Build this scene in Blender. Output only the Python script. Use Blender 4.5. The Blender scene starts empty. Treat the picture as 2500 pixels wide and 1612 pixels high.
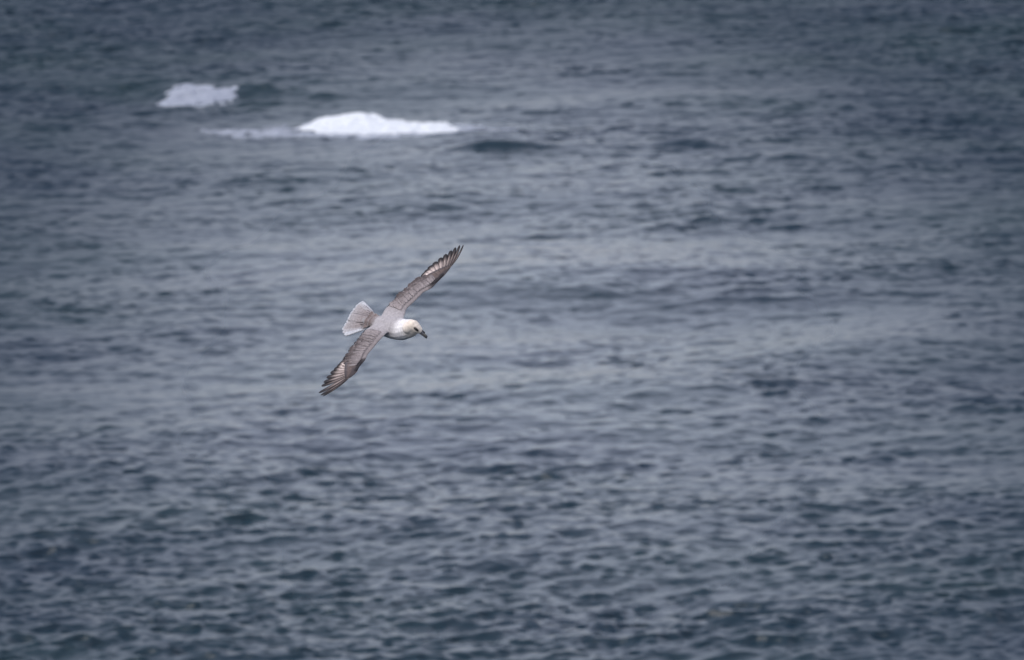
import bpy, math, random
import numpy as np
from mathutils import Vector, Matrix

random.seed(7)
rng = np.random.default_rng(11)
R = math.radians
scene = bpy.context.scene
col = scene.collection

# ------------------------------------------------------------------ camera
CAM_H = 24.0            # eye height above the sea, on a cliff top
DEPR = R(8.5)          # looking down by this angle, towards +Y
BIRD_D = 40.0           # distance to the bird
HALF_W = 2.372          # half width of the frame at the bird
cd = bpy.data.cameras.new('camera')
cam = bpy.data.objects.new('camera', cd)
col.objects.link(cam)
cam.location = (0, 0, CAM_H)
cam.rotation_euler = (math.pi / 2 - DEPR, 0, 0)
cd.sensor_width = 36.0
cd.lens = 18.0 / (HALF_W / BIRD_D)
cd.clip_start = 0.5
cd.clip_end = 80000
cd.dof.use_dof = True
cd.dof.focus_distance = BIRD_D
cd.dof.aperture_fstop = 9.0
scene.camera = cam

# ------------------------------------------------------------------ sky and sun (overcast)
SUN_EL, SUN_AZ = R(52), R(235)      # azimuth clockwise from +Y: high over the camera, behind thick cloud
world = bpy.data.worlds.new('World')
scene.world = world
world.use_nodes = True
nt = world.node_tree
nt.nodes.clear()
out = nt.nodes.new('ShaderNodeOutputWorld')
bg = nt.nodes.new('ShaderNodeBackground')
sky = nt.nodes.new('ShaderNodeTexSky')
sky.sky_type = 'NISHITA'
sky.sun_disc = False
sky.sun_elevation = SUN_EL
sky.sun_rotation = SUN_AZ
sky.air_density = 1.0
sky.dust_density = 3.0
sky.ozone_density = 1.5
mix = nt.nodes.new('ShaderNodeMix')
mix.data_type = 'RGBA'
mix.inputs[0].default_value = 0.40
mix.inputs[7].default_value = (7.1, 6.75, 7.4, 1)      # flat grey cloud cover
nt.links.new(sky.outputs[0], mix.inputs[6])
nt.links.new(mix.outputs[2], bg.inputs[0])
bg.inputs[1].default_value = 0.12
nt.links.new(bg.outputs[0], out.inputs[0])

sd = bpy.data.lights.new('sun', 'SUN')
sd.energy = 0.8
sd.angle = R(50)
sd.color = (1.0, 0.95, 0.9)
sun = bpy.data.objects.new('sun', sd)
col.objects.link(sun)
sdir = Vector((math.sin(SUN_AZ) * math.cos(SUN_EL), math.cos(SUN_AZ) * math.cos(SUN_EL), math.sin(SUN_EL)))
sun.rotation_euler = sdir.to_track_quat('Z', 'Y').to_euler()
sun.location = (0, -20, 60)

vs = scene.view_settings
vs.view_transform = 'Standard'
vs.look = 'None'
vs.exposure = 0.88
vs.gamma = 1.0
vs.use_curve_mapping = False


# ------------------------------------------------------------------ helpers
def new_mat(name):
    m = bpy.data.materials.new(name)
    m.use_nodes = True
    n = m.node_tree.nodes
    return m, n, m.node_tree.links, n['Principled BSDF']


def mesh_obj(name, verts, faces, mat, parent=None, smooth=True, colors=None):
    me = bpy.data.meshes.new(name)
    me.from_pydata([tuple(v) for v in verts], [], faces)
    if smooth:
        me.polygons.foreach_set('use_smooth', [True] * len(me.polygons))
    if colors is not None:
        a = me.color_attributes.new('tint', 'FLOAT_COLOR', 'POINT')
        arr = np.ones((len(me.vertices), 4), np.float32)
        arr[:, :3] = np.asarray(colors, np.float32)
        a.data.foreach_set('color', arr.ravel())
    me.materials.append(mat)
    me.update()
    o = bpy.data.objects.new(name, me)
    col.objects.link(o)
    if parent is not None:
        o.parent = parent
    return o


def grid_mesh(name, P, mat, keep=None):
    """one quad sheet from an array of points [rows, cols, 3]"""
    nr, nc = P.shape[:2]
    idx = np.arange(nr * nc, dtype=np.int32).reshape(nr, nc)
    q = np.stack([idx[:-1, :-1], idx[:-1, 1:], idx[1:, 1:], idx[1:, :-1]], -1).reshape(-1, 4)
    if keep is not None:
        q = q[keep.reshape(-1)]
    me = bpy.data.meshes.new(name)
    V = P.reshape(-1, 3).astype(np.float32)
    if keep is not None:
        used = np.unique(q)
        remap = np.zeros(nr * nc, np.int32)
        remap[used] = np.arange(len(used))
        q = remap[q]
        V = V[used]
    me.vertices.add(len(V))
    me.vertices.foreach_set('co', V.ravel())
    me.loops.add(q.size)
    me.loops.foreach_set('vertex_index', q.ravel().astype(np.int32))
    me.polygons.add(len(q))
    me.polygons.foreach_set('loop_start', np.arange(0, q.size, 4, dtype=np.int32))
    me.polygons.foreach_set('use_smooth', np.ones(len(q), bool))
    me.update(calc_edges=True)
    me.validate()
    me.materials.append(mat)
    o = bpy.data.objects.new(name, me)
    col.objects.link(o)
    return o


def smoothstep(a, b, x):
    t = np.clip((x - a) / (b - a), 0, 1)
    return t * t * (3 - 2 * t)


# ------------------------------------------------------------------ the sea
TILE, N = 72.0, 2048
kk = np.fft.fftfreq(N, TILE / N) * 2 * math.pi
KX, KY = np.meshgrid(kk, kk, indexing='ij')
K = np.hypot(KX, KY)
K[0, 0] = 1e-6
WDIR = R(-74)          # waves run towards the camera, a little to the right


def band(lmin, lmax, slope, spread, iso, power, seed, wdir=WDIR):
    g = np.random.default_rng(seed)
    k0, k1 = 2 * math.pi / lmax, 2 * math.pi / lmin
    w = smoothstep(k0 * 0.75, k0 * 1.15, K) * (1 - smoothstep(k1 * 0.85, k1 * 1.15, K))
    th = np.arctan2(KY, KX) - wdir
    d = iso + (1 - iso) * np.abs(np.cos(th)) ** spread
    amp = w * d * K ** (-power)
    H = amp * (g.standard_normal((N, N)) + 1j * g.standard_normal((N, N)))
    H[0, 0] = 0
    h = np.fft.ifft2(H)
    sx = np.fft.ifft2(1j * KX * H).real
    sy = np.fft.ifft2(1j * KY * H).real
    f = slope / math.sqrt((sx ** 2 + sy ** 2).mean())
    dx = np.fft.ifft2(1j * KX / K * H).real
    dy = np.fft.ifft2(1j * KY / K * H).real
    return [(a * f).astype(np.float32) for a in (h.real, dx, dy)]


def noise_field(lmin, lmax, seed, aniso=1.0):
    g = np.random.default_rng(seed)
    k = np.hypot(KX * aniso, KY)
    k0, k1 = 2 * math.pi / lmax, 2 * math.pi / lmin
    w = np.exp(-(k / k1) ** 2) * (k > k0 * 0.5) / (k + k0) ** 1.6
    f = np.fft.ifft2(w * (g.standard_normal((N, N)) + 1j * g.standard_normal((N, N)))).real
    return (f / f.std()).astype(np.float32)


def samp(F, x, y):
    s = N / TILE
    fx, fy = x * s, y * s
    ix, iy = np.floor(fx).astype(np.int64), np.floor(fy).astype(np.int64)
    tx, ty = (fx - ix).astype(np.float32), (fy - iy).astype(np.float32)
    a, b = ix % N, (ix + 1) % N
    c, d = iy % N, (iy + 1) % N
    return (F[a, c] * (1 - tx) * (1 - ty) + F[b, c] * tx * (1 - ty) + F[a, d] * (1 - tx) * ty + F[b, d] * tx * ty)


BA = band(1.4, 14.0, 0.048, 3, 0.18, 2.5, 21)
BB = band(0.38, 1.4, 0.105, 2, 0.42, 2.0, 22)
BC = band(0.17, 0.38, 0.150, 2, 0.55, 2.2, 23)
GUST = noise_field(5.0, 40.0, 31, 1.6)
PATCH = noise_field(1.2, 9.0, 32, 1.8)

# breaking and steep crests: x, y, half length, depth, height, lean
CRESTS = [
    (-7.20, 197.35, 0.95, 0.95, 0.17, 0.06),    # far whitecap
    (-5.85, 197.60, 0.50, 0.60, 0.20, 0.02),    # its dark shoulder
    (-4.60, 197.20, 0.90, 0.50, 0.09, 0.02),
    (-3.68, 191.38, 0.95, 0.90, 0.20, 0.00),    # near whitecap, its hump
    (-2.25, 191.12, 1.40, 0.70, 0.09, -0.03),   # and its tapering end
    (-0.35, 187.30, 0.80, 0.45, 0.20, 0.05),    # steep dark wavelet
    (0.70, 187.60, 0.80, 0.45, 0.09, 0.05),
    (3.87, 188.13, 0.70, 0.50, 0.17, 0.00),     # dark mound
    (5.30, 185.20, 1.80, 0.50, 0.10, 0.03),
]


def crest_height(x, y):
    h = np.zeros_like(x)
    for cx, cy, hl, dp, ht, ln in CRESTS:
        a = (x - cx) / hl
        b = (y - cy - ln * (x - cx)) / dp
        prof = np.where(b < 0, np.exp(-(b * 1.9) ** 2), np.exp(-(b * 0.75) ** 2))
        h = h + ht * np.exp(-np.abs(a) ** 2.6) * prof
    return h


def gust(x, y):
    rr = (x / 11.0) ** 2 + np.where(y > 160, (y - 160.0) / 58.0, (160.0 - y) / 21.0) ** 2
    g = 0.60 + 0.70 * np.clip(rr, 0, 1.9)
    return np.clip(g + 0.09 * samp(GUST, x, y) + 0.20 * samp(PATCH, x, y), 0.5, 2.0)


def ripple(x, y):
    rr = (x / 11.0) ** 2 + np.where(y > 160, (y - 160.0) / 58.0, (160.0 - y) / 60.0) ** 2
    return np.clip(0.58 + 0.90 * np.clip(rr, 0, 1.5) + 0.03 * samp(GUST, x, y), 0.3, 2.1)


def sea_disp(x, y, sp):
    """displacement of the water at rest point x, y; sp = local mesh spacing"""
    wa = 1 - smoothstep(0.5, 2.0, sp)
    wb = 1 - smoothstep(0.10, 0.45, sp)
    wc = 1 - smoothstep(0.115, 0.20, sp)
    g = gust(x, y)
    gc = np.maximum(g, 0.82)          # the smallest wavelets stay even in the lee
    hb, hc = g * wb * samp(BB[0], x, y), gc * wc * samp(BC[0], x, y)
    dz = wa * samp(BA[0], x, y) + hb + hc
    dx = 0.9 * wa * samp(BA[1], x, y) + g * (0.4 * wb * samp(BB[1], x, y) + 0.4 * wc * samp(BC[1], x, y))
    dy = 0.9 * wa * samp(BA[2], x, y) + g * (0.4 * wb * samp(BB[2], x, y) + 0.4 * wc * samp(BC[2], x, y))
    dy = dy - 1.25 * (hb + hc)          # wind-driven crests lean forward: short steep fronts, long backs
    dx = dx + 0.4 * (hb + hc)
    dz = dz + 0.05 * np.sin(0.42 * y + 0.11 * x) * (1 - smoothstep(3, 8, sp)) + crest_height(x, y)
    return dx, dy, dz


def growth(start, first, ratio, end):
    v, s = [], first
    p = start
    while p < end:
        s *= ratio
        p += s
        v.append(min(p, end))
    return v


STEP = 0.075
r_dense = np.arange(121.0, 234.0, STEP * 1.12)
r_out = growth(234.0, STEP, 1.07, 40000.0)
r_in = [121.0 - q for q in growth(0.0, STEP, 1.07, 119.0)][::-1]
rr = np.concatenate([r_in, r_dense, r_out])
da = STEP / 158.0
a_half = np.arange(0, R(5.2), da)
a_out = growth(a_half[-1], da, 1.13, math.pi)
ah = np.concatenate([a_half, a_out])
aa = np.concatenate([-ah[:0:-1], ah])
RR, AA = np.meshgrid(rr, aa, indexing='ij')
SP = np.maximum(np.gradient(rr)[:, None], RR * np.gradient(aa)[None, :])
X0, Y0 = RR * np.sin(AA), RR * np.cos(AA)
DX, DY, DZ = sea_disp(X0, Y0, SP)
P = np.stack([X0 + DX, Y0 + DY, DZ], -1)

m_sea, n, l, b = new_mat('sea_water')
b.inputs['Base Color'].default_value = (0.010, 0.030, 0.042, 1)
b.inputs['Roughness'].default_value = 0.16
b.inputs['IOR'].default_value = 1.333
# wind ripples too small to model: rougher under the gusts, smoother in the lee
ra = n.new('ShaderNodeAttribute')
ra.attribute_name = 'ripple'
rm = n.new('ShaderNodeMapRange')
rm.inputs[1].default_value = 0.45
rm.inputs[2].default_value = 1.6
rm.inputs[3].default_value = 0.12
rm.inputs[4].default_value = 0.56
l.new(ra.outputs['Fac'], rm.inputs[0])
l.new(rm.outputs[0], b.inputs['Roughness'])
geo = n.new('ShaderNodeNewGeometry')
nz = n.new('ShaderNodeTexNoise')
nz.inputs['Scale'].default_value = 9.0
nz.inputs['Detail'].default_value = 3.0
bp = n.new('ShaderNodeBump')
bp.inputs['Strength'].default_value = 0.35
bp.inputs['Distance'].default_value = 0.02
l.new(geo.outputs['Position'], nz.inputs['Vector'])
l.new(nz.outputs[0], bp.inputs['Height'])
l.new(bp.outputs[0], b.inputs['Normal'])
# the body of the water is patchily greener or bluer
nz2 = n.new('ShaderNodeTexNoise')
nz2.inputs['Scale'].default_value = 0.16
nz2.inputs['Detail'].default_value = 4.0
cr = n.new('ShaderNodeValToRGB')
cr.color_ramp.elements[0].position = 0.35
cr.color_ramp.elements[0].color = (0.003, 0.015, 0.030, 1)
cr.color_ramp.elements[1].position = 0.65
cr.color_ramp.elements[1].color = (0.004, 0.019, 0.029, 1)
l.new(geo.outputs['Position'], nz2.inputs['Vector'])
l.new(nz2.outputs[0], cr.inputs[0])
l.new(cr.outputs[0], b.inputs['Base Color'])

sea = grid_mesh('sea', P, m_sea)
at_ = sea.data.attributes.new('ripple', 'FLOAT', 'POINT')
at_.data.foreach_set('value', ripple(X0, Y0).astype(np.float32).ravel())
sea['kind'] = 'structure'

# ------------------------------------------------------------------ foam
m_foam, n, l, b = new_mat('sea_foam')
b.inputs['Base Color'].default_value = (0.56, 0.60, 0.64, 1)
b.inputs['Roughness'].default_value = 0.7
b.inputs['Subsurface Weight'].default_value = 0.0
tc = n.new('ShaderNodeNewGeometry')
nz = n.new('ShaderNodeTexNoise')
nz.inputs['Scale'].default_value = 14.0
nz.inputs['Detail'].default_value = 5.0
bp = n.new('ShaderNodeBump')
bp.inputs['Strength'].default_value = 0.9
bp.inputs['Distance'].default_value = 0.06
l.new(tc.outputs['Position'], nz.inputs['Vector'])
l.new(nz.outputs[0], bp.inputs['Height'])
l.new(bp.outputs[0], b.inputs['Normal'])
m_foam2 = m_foam.copy()
m_foam2.name = 'thin_foam'
m_foam2.node_tree.nodes['Principled BSDF'].inputs['Base Color'].default_value = (0.24, 0.27, 0.325, 1)
m_foam4 = m_foam.copy()
m_foam4.name = 'foam_lace'
m_foam4.node_tree.nodes['Principled BSDF'].inputs['Base Color'].default_value = (0.28, 0.315, 0.37, 1)
m_foam3 = m_foam.copy()
m_foam3.name = 'spent_foam'
m_foam3.node_tree.nodes['Principled BSDF'].inputs['Base Color'].default_value = (0.235, 0.265, 0.325, 1)

LUMP = noise_field(0.12, 0.9, 41)
FRAY = noise_field(0.10, 1.6, 42, 1.6)
LACE = noise_field(0.10, 1.1, 43, 2.2)


def foam_patch(name, outline, thick, lumps, fray, mat, lace=None, step=0.03):
    """foam lying on the water inside an outline of (x, y_near, y_far) rows, edges sunk into the water"""
    ox = np.array([p[0] for p in outline])
    on = np.array([p[1] for p in outline])
    of = np.array([p[2] for p in outline])
    xs = np.arange(ox[0] - 0.3, ox[-1] + 0.3, step)
    ys = np.arange(on.min() - 0.5, of.max() + 0.5, step)
    X, Y = np.meshgrid(xs, ys, indexing='ij')
    nr, fr = np.interp(X, ox, on), np.interp(X, ox, of)
    d = np.minimum(np.minimum(Y - nr, fr - Y), np.minimum(X - ox[0], ox[-1] - X))
    d = d + fray * samp(FRAY, X, Y)
    if lace is not None:
        d = np.minimum(d, lace[1] * (samp(LACE, X, Y) - lace[0]))
    dx, dy, dz = sea_disp(X, Y, np.full_like(X, STEP))
    t = np.clip(d / 0.22, -1, 1)
    z = dz + np.where(t > 0, thick * np.sqrt(np.clip(t, 0, 1)) + lumps * np.clip(t, 0, 1) * np.clip(samp(LUMP, X, Y) + 0.8, 0, 3), t * 0.12) + 0.004
    P = np.stack([X + dx, Y + dy, z], -1)
    on_ = d > -0.06
    keep = on_[:-1, :-1] | on_[1:, :-1] | on_[:-1, 1:] | on_[1:, 1:]
    o = grid_mesh(name, P[:, :, :], mat, keep)
    return o


def tag(o, label, cat, group=None):
    o['label'] = label
    o['category'] = cat
    if group:
        o['group'] = group


w = foam_patch('whitecap', [(-4.60, 190.47, 190.99), (-4.34, 190.08, 191.64), (-3.98, 189.82, 192.30), (-3.27, 189.82, 192.30), (-2.91, 189.95, 191.64),
                            (-2.35, 190.14, 191.45), (-1.74, 190.34, 191.45), (-1.48, 190.40, 191.25), (-1.14, 190.66, 190.92)],
               0.03, 0.022, 0.13, m_foam)
k = foam_patch('foam_skirt', [(-5.00, 189.95, 190.99), (-4.49, 189.56, 191.90), (-3.78, 189.17, 192.43), (-2.96, 189.30, 192.30), (-2.25, 189.56, 192.03), (-1.53, 189.95, 191.77), (-0.82, 190.47, 191.25)], 0.008, 0.005, 0.22, m_foam4, (-0.1, 0.25))
k.parent = w
tag(w, 'long bright white foaming whitecap, the nearer of the two above the bird', 'whitecap', 'whitecaps')
w = foam_patch('whitecap', [(-8.00, 195.90, 196.55), (-7.82, 195.85, 197.75), (-7.60, 195.90, 198.05), (-7.30, 196.05, 197.90), (-6.95, 196.25, 197.65), (-6.58, 196.60, 197.45), (-6.30, 196.95, 197.25)],
               0.02, 0.015, 0.08, m_foam3)
k = foam_patch('foam_skirt', [(-8.10, 195.70, 196.80), (-7.85, 195.40, 197.90), (-7.30, 195.40, 198.20), (-6.70, 195.95, 197.90), (-6.20, 196.75, 197.40)], 0.008, 0.005, 0.18, m_foam4, (0.1, 0.25))
k.parent = w
tag(w, 'short pale whitecap at the far left, smaller and farther of the two', 'whitecap', 'whitecaps')
w = foam_patch('foam_streak', [(-6.64, 190.08, 190.99), (-6.03, 189.30, 191.90), (-5.11, 189.30, 191.64), (-4.39, 189.69, 191.25)], 0.008, 0.004, 0.3, m_foam2, (-0.35, 0.25))
tag(w, 'thin grey foam streak trailing left from the long bright whitecap', 'foam')
w['kind'] = 'stuff'
w = foam_patch('foam_streak', [(-1.23, 190.60, 191.12), (-0.61, 190.66, 191.18), (-0.05, 190.79, 191.12)], 0.008, 0.004, 0.15, m_foam2, (-0.3, 0.25))
tag(w, 'thin foam line running right from the tip of the long bright whitecap', 'foam')
w['kind'] = 'stuff'

# ------------------------------------------------------------------ the bird (a fulmar, built in centimetres: x ahead, y to its left, z up)
E_U = np.array([0.696, 0.609, -0.379])    # the picture's right, up and towards-the-viewer directions told in the bird's own axes
E_V = np.array([-0.187, 0.664, 0.723])
E_W = np.array([0.693, -0.433, 0.576])
M = np.stack([E_U, E_V, E_W])
uu, _, vv = np.linalg.svd(M)
M = uu @ vv
E_U, E_V, E_W = M
PXC, CX, CY = 5.27, 959.0, 790.0
cam_r = Vector((1, 0, 0))
cam_u = Vector((0, math.sin(DEPR), math.cos(DEPR)))
cam_b = Vector((0, -math.cos(DEPR), math.sin(DEPR)))
bird_pos = Vector(cam.location) - cam_b * BIRD_D + cam_r * ((CX - 1250) / 527.0) + cam_u * ((806 - CY) / 527.0)
bird = bpy.data.objects.new('fulmar', None)
col.objects.link(bird)
bird.empty_display_size = 0.1
C = np.stack([np.array(cam_r), np.array(cam_u), np.array(cam_b)], 1) @ M
mw = Matrix([list(C[0]) + [bird_pos.x], list(C[1]) + [bird_pos.y], list(C[2]) + [bird_pos.z], [0, 0, 0, 1]])
bird.matrix_world = mw
tag(bird, 'grey and white fulmar gliding on stiff outstretched wings above the open sea', 'bird')


def lay(px, zf):
    """a measured point of the wing or tail, laid on the surface z = zf(x, y) of the bird"""
    u, v = (px[0] - CX) / PXC, (CY - px[1]) / PXC
    z = 0.0
    A = np.array([[E_U[0], E_U[1]], [E_V[0], E_V[1]]])
    for _ in range(40):
        x, y = np.linalg.solve(A, [u - z * E_U[2], v - z * E_V[2]])
        z = 0.5 * z + 0.5 * zf(x, y)
    return np.array([x, y, z])


def wing_z(x, y):
    a = abs(y)
    return float(np.interp(a, [0, 6, 10, 20, 29, 40, 53], [-1.4, -0.6, 0.1, 1.1, 1.2, 1.7, 2.5]))


# plumage materials: colour from the tint attribute, plus fine mottling and barbs
def plumage(name, scale, amount, rough=0.75):
    m, n, l, b = new_mat(name)
    at = n.new('ShaderNodeAttribute')
    at.attribute_name = 'tint'
    tc = n.new('ShaderNodeTexCoord')
    nz = n.new('ShaderNodeTexNoise')
    nz.inputs['Scale'].default_value = scale
    nz.inputs['Detail'].default_value = 4.0
    mr = n.new('ShaderNodeMapRange')
    mr.inputs[1].default_value = 0.3
    mr.inputs[2].default_value = 0.7
    mr.inputs[3].default_value = 1 - amount
    mr.inputs[4].default_value = 1 + amount
    mx = n.new('ShaderNodeVectorMath')
    mx.operation = 'SCALE'
    l.new(tc.outputs['Object'], nz.inputs['Vector'])
    l.new(nz.outputs[0], mr.inputs[0])
    l.new(at.outputs['Color'], mx.inputs[0])
    l.new(mr.outputs[0], mx.inputs['Scale'])
    l.new(mx.outputs[0], b.inputs['Base Color'])
    b.inputs['Roughness'].default_value = rough
    b.inputs['Specular IOR Level'].default_value = 0.12
    b.inputs['Sheen Weight'].default_value = 0.0
    bp = n.new('ShaderNodeBump')
    bp.inputs['Strength'].default_value = 0.25
    bp.inputs['Distance'].default_value = 0.002
    l.new(nz.outputs[0], bp.inputs['Height'])
    l.new(bp.outputs[0], b.inputs['Normal'])
    return m


m_body = plumage('body_plumage', 95.0, 0.17)
m_fea = plumage('flight_feather', 150.0, 0.26, 0.6)
m_bill, n, l, b = new_mat('bill_horn')
b.inputs['Roughness'].default_value = 0.45
at = n.new('ShaderNodeAttribute')
at.attribute_name = 'tint'
l.new(at.outputs['Color'], b.inputs['Base Color'])
m_eye, n, l, b = new_mat('eye_dark')
b.inputs['Base Color'].default_value = (0.006, 0.005, 0.005, 1)
b.inputs['Roughness'].default_value = 0.12

WHITE = np.array([0.62, 0.615, 0.63])
BUFF = np.array([0.52, 0.42, 0.31])
GREY = np.array([0.185, 0.165, 0.168])
TAUPE = np.array([0.080, 0.062, 0.059])
DARK = np.array([0.022, 0.020, 0.023])
BLACK = np.array([0.008, 0.008, 0.010])
PALE = np.array([0.37, 0.315, 0.295])


def mixc(a, b, t):
    return a * (1 - t) + b * t


# ---- wing plan, measured on each wing (leading edge, end of the flesh and coverts behind it)
WINGS = {
    1: dict(
        le=[(989, 769), (993.6, 754), (1013, 735.8), (1033.9, 715), (1054, 704), (1070.3, 687.1), (1085.8, 672.2), (1096.2, 659.2), (1102, 650.8)],
        te=[(938, 757), (953.4, 742.3), (972, 721), (996, 700), (1013, 686.5), (1035, 676), (1056, 665), (1075, 656), (1092, 651)],
        tips=[(1130.6, 596.9), (1121.6, 598.2), (1111.2, 603.4), (1100.1, 611.2), (1087.1, 620.3), (1074.2, 629.4), (1059.9, 640.4), (1047.5, 650.8), (1038.4, 661.2), (1030.5, 670)],
        trail=[(944, 752), (953.4, 742.3), (975.5, 717.7), (1007.9, 690.4), (1022.9, 678.3)]),
    -1: dict(
        le=[(948, 812), (931, 828), (912.9, 850), (899.9, 865.7), (893.4, 880), (880.4, 894.9), (873.9, 907.9), (862.2, 919), (849.5, 926.5)],
        te=[(893, 806), (886.9, 813.8), (868, 838), (850, 864), (843, 880), (842, 893), (842, 905), (843, 917), (845, 924)],
        tips=[(790.1, 967.3), (785.6, 965), (781, 959.2), (786.9, 943), (792, 933.9), (799.2, 922.2), (809, 909.9), (818, 900.8), (827, 891.7), (834.9, 883.9)],
        trail=[(893, 806), (886.9, 813.8), (866, 839), (842.7, 869.6), (838.8, 880)]),
}
for w in WINGS.values():
    for k in list(w):
        w[k] = np.array([lay(p, wing_z) for p in w[k]])

# ---- head frame
HC = np.array([16.6, 0.2, 1.0])
hf = np.array([0.70, 0.0, -0.71]); hf /= np.linalg.norm(hf)
hr = 0.68 * np.array([0, -1, 0]) + 0.73 * np.array([0.71, 0, 0.70])
hr -= hf * hr.dot(hf); hr /= np.linalg.norm(hr)
hu = np.cross(hf, -hr)


def H(f, l, u):
    return HC + hf * f - hr * l + hu * u


# ---- body: overlapping ellipsoids and wing arms fused into one skin
V, F = [], []


def add_ellipsoid(c, ax, rad, nu=14, nv=9):
    base = len(V)
    A = np.array(ax)
    for j in range(nv + 1):
        p = math.pi * j / nv
        for i in range(nu):
            t = 2 * math.pi * i / nu
            q = np.array([math.cos(p), math.sin(p) * math.cos(t), math.sin(p) * math.sin(t)]) * rad
            V.append(np.array(c) + A[0] * q[0] + A[1] * q[1] + A[2] * q[2])
    for j in range(nv):
        for i in range(nu):
            a = base + j * nu + i
            bq = base + j * nu + (i + 1) % nu
            F.append((a, bq, bq + nu, a + nu))


spine = np.array([  # x, y, z, half width, half height
    (-21.0, 0, -3.2, 1.5, 0.9), (-17.5, 0, -3.2, 2.5, 1.8), (-13.5, 0, -3.1, 3.5, 2.9), (-9.0, 0, -3.1, 4.6, 4.0), (-4.0, 0, -3.1, 5.4, 4.8), (1.0, 0, -3.0, 5.6, 5.1),
    (5.5, 0, -2.5, 5.2, 4.9), (9.0, 0, -1.3, 4.7, 4.6), (11.8, 0.05, -0.2, 4.35, 4.35), (13.8, 0.15, 0.7, 3.7, 3.7)])
tt = np.linspace(0, len(spine) - 1, 46)


def cat(arr, t):
    i = int(min(max(math.floor(t), 0), len(arr) - 2))
    p0, p1, p2, p3 = arr[max(i - 1, 0)], arr[i], arr[i + 1], arr[min(i + 2, len(arr) - 1)]
    s = t - i
    return 0.5 * ((2 * p1) + (-p0 + p2) * s + (2 * p0 - 5 * p1 + 4 * p2 - p3) * s * s + (-p0 + 3 * p1 - 3 * p2 + p3) * s ** 3)


for t in tt:
    s = cat(spine, t)
    add_ellipsoid(s[:3], np.eye(3), (max(1.4, 0.75 * s[4]), s[3], s[4]))
head_ax = np.stack([hf, -hr, hu])
for f, u, lr, hw, hh in [(-2.2, -0.1, 2.5, 2.55, 2.5), (-1.0, 0.0, 2.5, 2.5, 2.35), (0.2, 0.0, 2.1, 2.2, 2.1), (1.1, 0.05, 1.7, 1.75, 1.75), (1.7, 0.0, 1.4, 1.35, 1.4),
                         (-0.6, -1.0, 2.0, 1.9, 1.7), (0.6, -0.8, 1.6, 1.4, 1.3), (-2.6, -1.3, 2.6, 2.5, 2.5), (-3.4, -2.6, 2.8, 2.9, 2.9)]:
    add_ellipsoid(H(f, 0, u), head_ax, (lr, hw, hh))


def airfoil(le, te, thick, nrm, n=14):
    """closed ring round a wing section"""
    pts = []
    ch = te - le
    for i in range(n):
        a = 2 * math.pi * i / n
        s = 0.5 - 0.5 * math.cos(a)
        yt = thick * (1.5 * math.sqrt(max(s, 0)) * (1 - s) ** 0.7 + 0.12 * math.sin(math.pi * s))
        yt = max(yt, 0.0) + 0.14
        top = a <= math.pi
        cam_ = 0.45 * math.sin(math.pi * s) ** 0.9
        pts.append(le + ch * s + nrm * (cam_ + (yt if top else -yt * 0.7)))
    return pts


ZN = np.array([0, 0, 1.0])
for sgn, w in WINGS.items():
    L, T = w['le'], w['te']
    # root section buried in the body
    le0 = np.array([3.5, sgn * 2.0, -1.2]); te0 = np.array([-10.5, sgn * 1.5, -1.2])
    les = np.vstack([[le0], L]); tes = np.vstack([[te0], T])
    ths = np.array([2.2, 1.7, 1.35, 1.15, 1.0, 0.95, 0.85, 0.6, 0.4, 0.25])
    rings = []
    for t in np.linspace(0, len(les) - 1, 40):
        le, te = cat(les, t), cat(tes, t)
        rings.append(airfoil(le, te, cat(ths[:, None], t)[0], ZN))
    base = len(V)
    nr_ = len(rings[0])
    for r_ in rings:
        V.extend(r_)
    for j in range(len(rings) - 1):
        for i in range(nr_):
            a = base + j * nr_ + i
            bq = base + j * nr_ + (i + 1) % nr_
            F.append((a, bq, bq + nr_, a + nr_))
    F.append(tuple(range(base, base + nr_)))
    F.append(tuple(range(base + (len(rings) - 1) * nr_, base + len(rings) * nr_)))

me = bpy.data.meshes.new('body_raw')
me.from_pydata([tuple(v) for v in V], [], F)
import bmesh
bm = bmesh.new(); bm.from_mesh(me)
bmesh.ops.recalc_face_normals(bm, faces=bm.faces)
bm.to_mesh(me); bm.free()
tmp = bpy.data.objects.new('body_raw', me)
col.objects.link(tmp)
md = tmp.modifiers.new('r', 'REMESH'); md.mode = 'VOXEL'; md.voxel_size = 0.22
md = tmp.modifiers.new('s', 'SMOOTH'); md.factor = 0.5; md.iterations = 6
dg = bpy.context.evaluated_depsgraph_get()
ev = tmp.evaluated_get(dg)
me2 = bpy.data.meshes.new_from_object(ev)
bpy.data.objects.remove(tmp)
nv = len(me2.vertices)
co = np.zeros(nv * 3, np.float32); me2.vertices.foreach_get('co', co); co = co.reshape(-1, 3).astype(np.float64)


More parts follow.
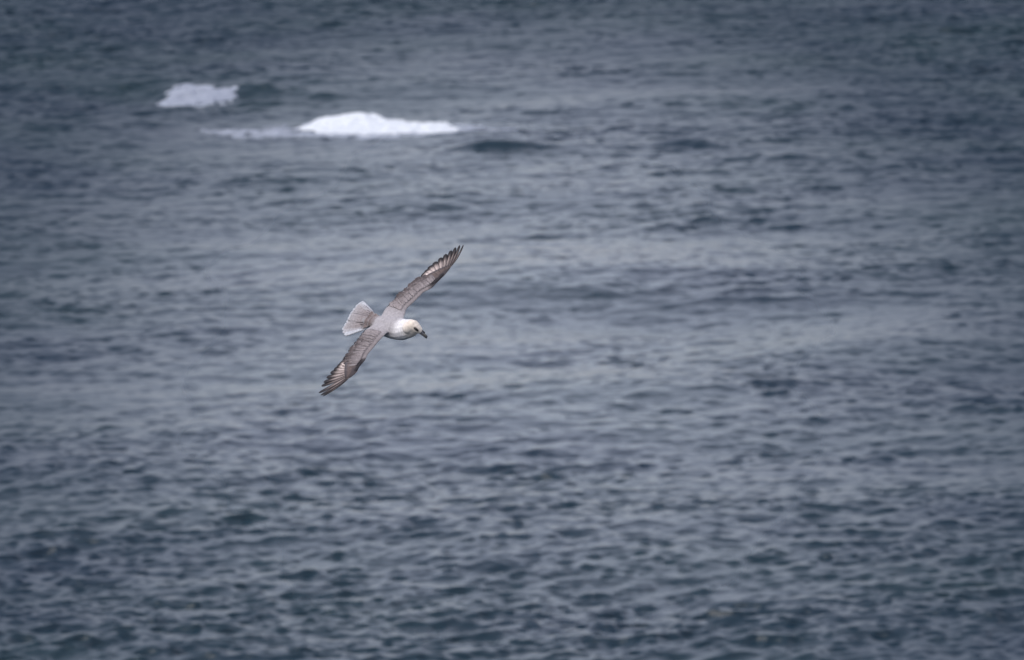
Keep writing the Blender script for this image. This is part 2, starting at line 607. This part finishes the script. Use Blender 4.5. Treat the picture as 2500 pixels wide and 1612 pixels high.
def body_tint(co):
    x, y, z = co.T
    ay = np.abs(y)
    c = np.tile(WHITE, (len(co), 1))
    # grey mantle over back and wings; white below, on neck and head
    wob = 0.5 * np.sin(1.3 * x + 2.1 * y) + 0.35 * np.sin(2.7 * x - 1.9 * y + 1.0)
    back = smoothstep(-3.4, -1.8, z + 0.25 * wob - 0.04 * np.minimum(x, 0)) * (1 - smoothstep(1.4, 7.6, x + 0.35 * wob + 0.10 * ay)) * smoothstep(-0.5, 0.5, 30 - 0 * x)
    wing = smoothstep(4.2, 6.5, ay)
    top = np.maximum(back, wing)
    mant = mixc(np.array([[0.30, 0.288, 0.303]]), GREY[None] * 1.05, smoothstep(3, 13, ay)[:, None])
    c = mixc(c, mant, top[:, None])
    # browner, worn feathers on the rear half of the arm and on the hand
    hand = smoothstep(27, 31, ay)
    c = mixc(c, TAUPE[None], (0.85 * hand)[:, None])
    rump = smoothstep(-9.0, -14.0, x) * smoothstep(-3.6, -2.2, z) * (1 - wing)
    c = mixc(c, GREY[None] * 0.85, (0.8 * rump)[:, None])
    under = smoothstep(-0.5, -7.0, z) * (1 - wing)  # belly shade painted into the tint: white underparts greyed further down
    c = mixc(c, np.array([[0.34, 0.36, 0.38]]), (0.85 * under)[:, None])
    # buff wash on the cheek and side of the neck
    d = co - HC
    f, u, l_ = d @ hf, d @ hu, -(d @ hr)
    wash = np.exp(-((f + 3.6) / 2.8) ** 2 - ((u + 0.6) / 2.4) ** 2) * smoothstep(10.5, 13, x) * (np.abs(l_) < 6)
    c = mixc(c, BUFF[None], (0.6 * wash)[:, None])
    headm = smoothstep(8, 16.5, x)
    c = mixc(c, np.array([[0.62, 0.55, 0.47]]), (0.9 * headm)[:, None])
    # dark smudge before and round the eye
    e = np.exp(-(((f - 0.25) / 1.25) ** 2 + ((u - 0.05 + 0.10 * f) / 0.58) ** 2) ** 1.5) * (ay < 6) * (x > 12)
    c = mixc(c, BLACK[None], np.clip(2.2 * e, 0, 1)[:, None])
    # dark carpal patch at the bend of the wing
    for sgn, w in WINGS.items():
        p = 0.45 * w['le'][4] + 0.55 * w['le'][5]
        dd = np.hypot(x - p[0], y - p[1])
        t = 1 - smoothstep(2.0, 4.2, dd + 0.6 * wob)
        c = mixc(c, DARK[None] * 1.15, (0.9 * t)[:, None])
        a, bb = w['le'][5], w['le'][8]
        s = ((x - a[0]) * (bb[0] - a[0]) + (y - a[1]) * (bb[1] - a[1])) / ((bb[0] - a[0]) ** 2 + (bb[1] - a[1]) ** 2)
        pr = np.hypot(x - (a[0] + s * (bb[0] - a[0])), y - (a[1] + s * (bb[1] - a[1])))
        t = (1 - smoothstep(0.6, 2.4, pr + 0.5 * wob)) * smoothstep(0.0, 0.2, s)
        c = mixc(c, DARK[None] * 1.6, (0.75 * t)[:, None])
    return np.clip(c, 0, 1)


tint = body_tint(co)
me2.vertices.foreach_set('co', (co * 0.01).astype(np.float32).ravel())
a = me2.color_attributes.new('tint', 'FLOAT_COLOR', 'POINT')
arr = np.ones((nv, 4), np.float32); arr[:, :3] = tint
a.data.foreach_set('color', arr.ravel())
me2.polygons.foreach_set('use_smooth', [True] * len(me2.polygons))
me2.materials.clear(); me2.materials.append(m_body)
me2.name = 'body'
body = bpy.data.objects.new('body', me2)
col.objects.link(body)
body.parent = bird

# ---- feathers
from mathutils.bvhtree import BVHTree
polys = [tuple(p.vertices) for p in me2.polygons]
bvh = BVHTree.FromPolygons([tuple(v) for v in co], polys)


def surf(x, y, z):
    """height of the skin of back and wing above a point"""
    hit = bvh.ray_cast(Vector((x, y, 20.0)), Vector((0, 0, -1)))
    return hit[0].z if hit[0] is not None else z


ACROSS = [(-1, 0.0), (-0.5, 0.6), (-0.12, 0.85), (0.0, 1.2), (0.12, 0.85), (0.5, 0.6), (1, 0.0), (0.5, -0.35), (-0.5, -0.35)]


def feather(name, base, tip, width, tintf, parent=bird, bend=0.0, lift=0.0, nrm=ZN, point=0.0, roll=0.0, thick=0.07, nseg=12, side=1, follow=None):
    """one vane with a shaft: base and tip in cm, bend sideways (towards the tail), tintf(s along, t across)"""
    base, tip = np.array(base, float), np.array(tip, float)
    d = tip - base
    Lg = np.linalg.norm(d)
    d /= Lg
    sv = np.cross(nrm, d); sv /= np.linalg.norm(sv)
    nn = np.cross(d, sv)
    cr_, sr_ = math.cos(roll), math.sin(roll)
    sv, nn = sv * cr_ + nn * sr_, nn * cr_ - sv * sr_
    vs_, fs, cs = [], [], []
    for j in range(nseg + 1):
        s = j / nseg
        s2 = 1 - (1 - s) ** 1.5 if j else 0.0
        wd = width * min(1.0, 0.45 + 2.2 * s2) * (1 - point * max(0, s2 - 0.45) / 0.55)
        k = max(0.0, (s2 - 0.86) / 0.14)
        wd *= math.sqrt(max(0.0, 1 - k * k)) * 0.97 + 0.03
        c = base + d * Lg * s2 + sv * bend * 4 * s2 * (1 - s2) + nn * lift * s2 * s2
        for t, hgt in ACROSS:
            p_ = c + sv * wd * 0.5 * t
            if follow is not None:
                lo = surf(p_[0], p_[1], p_[2] - 5) + follow[0] + (follow[1] - follow[0]) * s2
                p_[2] = max(p_[2], lo) if hgt >= 0 else max(p_[2], lo - 0.05)
            vs_.append((p_ + nn * thick * hgt * (1 - 0.6 * s2)) * 0.01)
            cs.append(np.clip(tintf(s2, t * side), 0, 1))
    m_ = len(ACROSS)
    for j in range(nseg):
        for i in range(m_):
            a0 = j * m_ + i; b0 = j * m_ + (i + 1) % m_
            fs.append((a0, b0, b0 + m_, a0 + m_))
    fs.append(tuple(range(m_))[::-1]); fs.append(tuple(range(nseg * m_, (nseg + 1) * m_)))
    return mesh_obj(name, vs_, fs, m_fea, parent, True, cs)


for sgn, w in WINGS.items():
    L, T, tips, trail = w['le'], w['te'], w['tips'], w['trail']
    # `side`: +t of a feather lies towards its trailing or leading side depending on the wing
    # --- primaries P10 (outermost) .. P1
    for i in range(10):
        q = i / 9.0
        b10 = 0.45 * L[7] + 0.55 * L[8] + (T[8] - L[8]) * 0.25
        b1 = 0.5 * L[5] + 0.5 * T[5]
        base = mixc(b10, b1, q ** 0.9)
        base = base + ZN * (0.10 + 0.05 * i)
        tip = tips[i] + ZN * (0.0 + 0.05 * i)
        wd = (1.0 if sgn > 0 else 1.15) * np.array([1.6, 2.3, 2.7, 3.0, 3.2, 3.3, 3.3, 3.3, 3.2, 3.0])[i]

        def tf(s, t, q=q, i=i):
            # t > 0: leading vane
            c = mixc(mixc(TAUPE * 1.3, PALE * 1.55, q ** 1.1), TAUPE * 0.7, smoothstep(0.25 + 0.35 * q, 0.72 + 0.22 * q, s))
            c = mixc(c, DARK * 1.6, 0.75 * smoothstep(0.0, 0.5, t) * (1 - 0.85 * q))
            c = mixc(c, DARK * 0.75, smoothstep(0.42 + 0.36 * q, 0.92, s))
            if abs(t) < 0.05:
                c = mixc(c, PALE * 1.15, 0.9 * (1 - smoothstep(0.6, 0.92, s)))
            if i == 0 and t > 0.3:
                c = DARK * 0.6
            return c
        feather('primary_feather', base, tip, wd, tf, bend=-sgn * (0.9 - 0.55 * q) * 1.0, point=(0.40 if sgn > 0 else 0.22) * (1 - q), roll=-sgn * 0.16, side=-sgn, nseg=14)
    # --- primary coverts
    for i in range(12):
        q = i / 11.0
        k = random.uniform(0.8, 1.2)
        base = mixc(0.5 * L[7] + 0.5 * L[8], 0.70 * L[5] + 0.30 * T[5], q) + ZN * (0.45 + 0.02 * i)
        tipd = mixc(tips[0], tips[9], q)
        anchor = mixc(L[8] + (T[8] - L[8]) * 0.6, T[5] * 1.0, q)
        dirv = tipd - base; dirv /= np.linalg.norm(dirv)
        ln = max(2.6, np.linalg.norm(anchor - base) * 0.98)
        tip = base + (0.5 * dirv * ln + 0.5 * (anchor - base)) + ZN * 0.35

        def tf(s, t, q=q, k=k):
            c = mixc(TAUPE * (0.85 + 0.6 * q) * k, DARK * (1.0 + 1.6 * q), smoothstep(0.45, 0.9, s))
            if abs(t) > 0.8:
                c = mixc(c, PALE, 0.45)
            return c
        feather('primary_covert', base, tip, 1.5, tf, roll=-sgn * 0.12, side=-sgn, nseg=8, follow=(-0.05, 0.30))
    # --- secondaries
    NS = 14
    for i in range(NS):
        q = i / (NS - 1.0)          # 0 at the wrist, 1 at the body
        tq = (1 - q) * (len(trail) - 1)
        tip = cat(trail, tq)
        lq = 1 + (1 - q) * 4.0
        le, te = cat(L, lq), cat(T, lq)
        base = mixc(le, te, 0.5) + ZN * (0.45 + 0.02 * i)
        tip = tip + (tip - base) / np.linalg.norm(tip - base) * (0.35 + 0.3 * random.random()) * 0.5 + ZN * (0.0 + 0.02 * i)

        def tf(s, t, q=q):
            c = mixc(GREY * 0.82, TAUPE * 0.8, smoothstep(0.3, 0.8, s))
            c = mixc(c, DARK * (0.9 + 0.8 * q), smoothstep(0.66, 0.92, s))
            if t > 0.3:
                c = mixc(c, DARK * 1.6, 0.25)
            return c
        feather('secondary_feather', base, tip, 2.3, tf, roll=-sgn * 0.10, side=-sgn, nseg=8)
    # --- wing coverts in two rows
    for row, (f0, f1, nn_, wd) in enumerate([(0.50, 0.99, 20, 1.7), (0.33, 0.78, 19, 1.7), (0.15, 0.55, 18, 1.7)]):
        for i in range(nn_):
            q = i / (nn_ - 1.0)
            lq = 0.5 + (1 - q) * 4.4
            le, te = cat(L, lq), cat(T, lq)
            lift_ = (1.0, 1.2, 1.35)[row]
            j1, j2 = random.uniform(-0.03, 0.03), random.uniform(-0.05, 0.05)
            base = mixc(le, te, f0) + ZN * (lift_ - 0.25 + 0.006 * i)
            tip = mixc(le, te, f1 + 1.6 * j2) + np.array([0, sgn * random.uniform(0.3, 1.8), 0]) + ZN * ((0.62, 0.9, 1.12)[row] + 0.006 * i)
            k = random.uniform(0.6, 1.2)

            def tf(s, t, q=q, k=k, row=row):
                c = mixc(GREY * (0.85, 1.0, 1.1)[row], mixc(TAUPE, GREY, (0.0, 0.25, 0.8)[row]), smoothstep(0.35, 0.85, s)) * (1 + (k - 1) * (1.0, 1.0, 0.5)[row])
                if abs(t) > 0.8 or s > 0.96:
                    c = mixc(c, GREY * 1.2, 0.45)
                elif s > 0.72:
                    c = mixc(c, DARK * 1.8, (0.45, 0.32, 0.10)[row])
                c = mixc(c, GREY * 1.2, 0.95 * smoothstep(0.72, 0.98, q))
                return c
            feather('wing_covert', base, tip, wd * random.uniform(0.85, 1.25), tf, roll=-sgn * 0.06, side=-sgn, nseg=7, thick=0.05, follow=(-0.10 + 0.06 * row + 0.006 * i, (0.08 + 0.06 * row) * (1 - 0.75 * smoothstep(0.75, 1.0, q)) + 0.006 * i))
    # --- alula at the wrist
    base = mixc(L[4], L[5], 0.35) + (T[5] - L[5]) * 0.12 + ZN * 0.8
    tip = mixc(L[6], L[7], 0.1) + (T[6] - L[6]) * 0.10 + ZN * 0.35
    feather('alula_feather', base, tip, 1.3, lambda s, t: DARK * (1.3 - 0.4 * s), roll=0.0, nseg=7, follow=(0.0, 0.15))

# ---- tail fan
TB = np.array([-15.5, 0, -2.5])
TS, TX = 0.36, 0.08


def tail_z(x, y):
    return TB[2] + TS * y + TX * (x - TB[0])


arc = np.array([lay(p, tail_z) for p in [(877.8, 737.7), (867.7, 744.6), (855.4, 760.9), (848.6, 773.2), (841.8, 788.2), (832.3, 804.6), (837.7, 816.8)]])
NT = 12
for i in range(NT):
    q = i / (NT - 1.0)
    tip = cat(arc, q * (len(arc) - 1))
    base = TB + np.array([0.6, 1.9 * (1 - 2 * q), TS * 1.9 * (1 - 2 * q)])
    o_ = abs(q - 0.5) * 2
    base = base + ZN * (0.30 * (1 - o_) + 0.1)
    tip = tip + ZN * (0.18 * (1 - o_))

    def tf(s, t, o_=o_):
        c = mixc(GREY * 1.15, np.array([0.31, 0.305, 0.32]), smoothstep(0.45, 1.0, s) * 0.7)
        c = mixc(c, np.array([0.40, 0.42, 0.46]), max(smoothstep(0.70, 1.0, o_) * 0.9, smoothstep(0.92, 0.99, s)))
        if abs(t) < 0.05:
            c = c * 0.94
        return c
    feather('tail_feather', base, tip, 3.3, tf, roll=0.0, nseg=10, nrm=np.array([0, -TS, 1.0]) / math.hypot(1, TS))
for row, (nn_, ln, wd, zz, sp_) in enumerate([(7, 6.0, 2.2, 0.75, 0.36), (5, 4.5, 2.2, 1.0, 0.25)]):
    for i in range(nn_):
        q = i / (nn_ - 1.0) - 0.5
        ang = math.pi + q * 2 * sp_
        base = TB + np.array([2.2 + 2.2 * row, -q * 3.0, -TS * q * 3.0 + zz])
        tip = base + np.array([math.cos(ang) * ln, math.sin(ang) * ln, 0]) * 1.0
        tip[2] = tail_z(tip[0], tip[1]) + 0.55 + 0.2 * row
        k = random.uniform(0.78, 1.08)

        def tf(s, t, k=k):
            c = mixc(GREY * 1.15, TAUPE * 1.7, smoothstep(0.3, 0.9, s)) * k
            if abs(t) > 0.8 or s > 0.95:
                c = mixc(c, WHITE, 0.30)
            return c
        feather('tail_covert', base, tip, wd, tf, nseg=7, follow=(-0.05, 0.15), nrm=np.array([0, -TS, 1.0]) / math.hypot(1, TS))

# ---- bill: horn plates lofted along the head axis, with a nose tube and a hooked nail
def loft(name, secs, mat, parent, tints, n=12):
    vs_, fs, cs = [], [], []
    for (f, u, hw, hh), tn in zip(secs, tints):
        for i in range(n):
            a_ = 2 * math.pi * i / n
            vs_.append(H(f, 1.12 * hw * math.cos(a_), 1.18 * (u + hh * math.sin(a_))) * 0.01)
            cs.append(tn)
    for j in range(len(secs) - 1):
        for i in range(n):
            a0 = j * n + i; b0 = j * n + (i + 1) % n
            fs.append((a0, b0, b0 + n, a0 + n))
    fs.append(tuple(range(n))[::-1]); fs.append(tuple(range((len(secs) - 1) * n, len(secs) * n)))
    return mesh_obj(name, vs_, fs, mat, parent, True, cs)


HORN = np.array([0.06, 0.063, 0.072]); HORN_D = np.array([0.032, 0.033, 0.038]); YEL = np.array([0.08, 0.078, 0.07])
bill = loft('bill', [(1.8, 0.1, 0.95, 0.85), (2.6, 0.05, 0.82, 0.72), (3.6, 0.0, 0.66, 0.60), (4.6, -0.02, 0.55, 0.52), (5.3, 0.05, 0.50, 0.52), (5.9, 0.0, 0.42, 0.50), (6.3, -0.30, 0.30, 0.45), (6.45, -0.62, 0.16, 0.25), (6.4, -0.85, 0.05, 0.06)],
            m_bill, bird, [HORN, HORN * 1.1, HORN * 1.2, YEL, YEL, HORN * 0.7, HORN_D, HORN_D, HORN_D])
loft('lower_mandible', [(1.7, -0.75, 0.75, 0.45), (2.8, -0.62, 0.6, 0.36), (4.0, -0.58, 0.48, 0.30), (5.0, -0.56, 0.40, 0.28), (5.8, -0.62, 0.28, 0.2), (6.1, -0.66, 0.1, 0.08)],
     m_bill, bill, [HORN * 0.9, HORN, HORN, HORN * 0.8, HORN_D, HORN_D])
loft('nose_tube', [(2.2, 0.70, 0.30, 0.25), (2.8, 0.78, 0.36, 0.28), (3.6, 0.76, 0.36, 0.27), (4.2, 0.68, 0.34, 0.24), (4.25, 0.64, 0.20, 0.14)], m_bill, bill, [HORN * 0.6, HORN_D, HORN_D, HORN_D * 0.6, HORN_D * 0.3])

# ---- eyes
for s_ in (-1, 1):
    vs_, fs = [], []
    nu, nv_ = 12, 8
    c = H(0.1, s_ * 2.02, 0.05)
    for j in range(nv_ + 1):
        p = math.pi * j / nv_
        for i in range(nu):
            t = 2 * math.pi * i / nu
            q = 0.60 * np.array([math.sin(p) * math.cos(t) * 1.25, math.cos(p), math.sin(p) * math.sin(t) * 0.85])
            vs_.append((c + hf * q[0] - hr * q[1] + hu * q[2]) * 0.01)
    for j in range(nv_):
        for i in range(nu):
            a0 = j * nu + i; b0 = j * nu + (i + 1) % nu
            fs.append((a0, b0, b0 + nu, a0 + nu))
    mesh_obj('eye', vs_, fs, m_eye, bird)
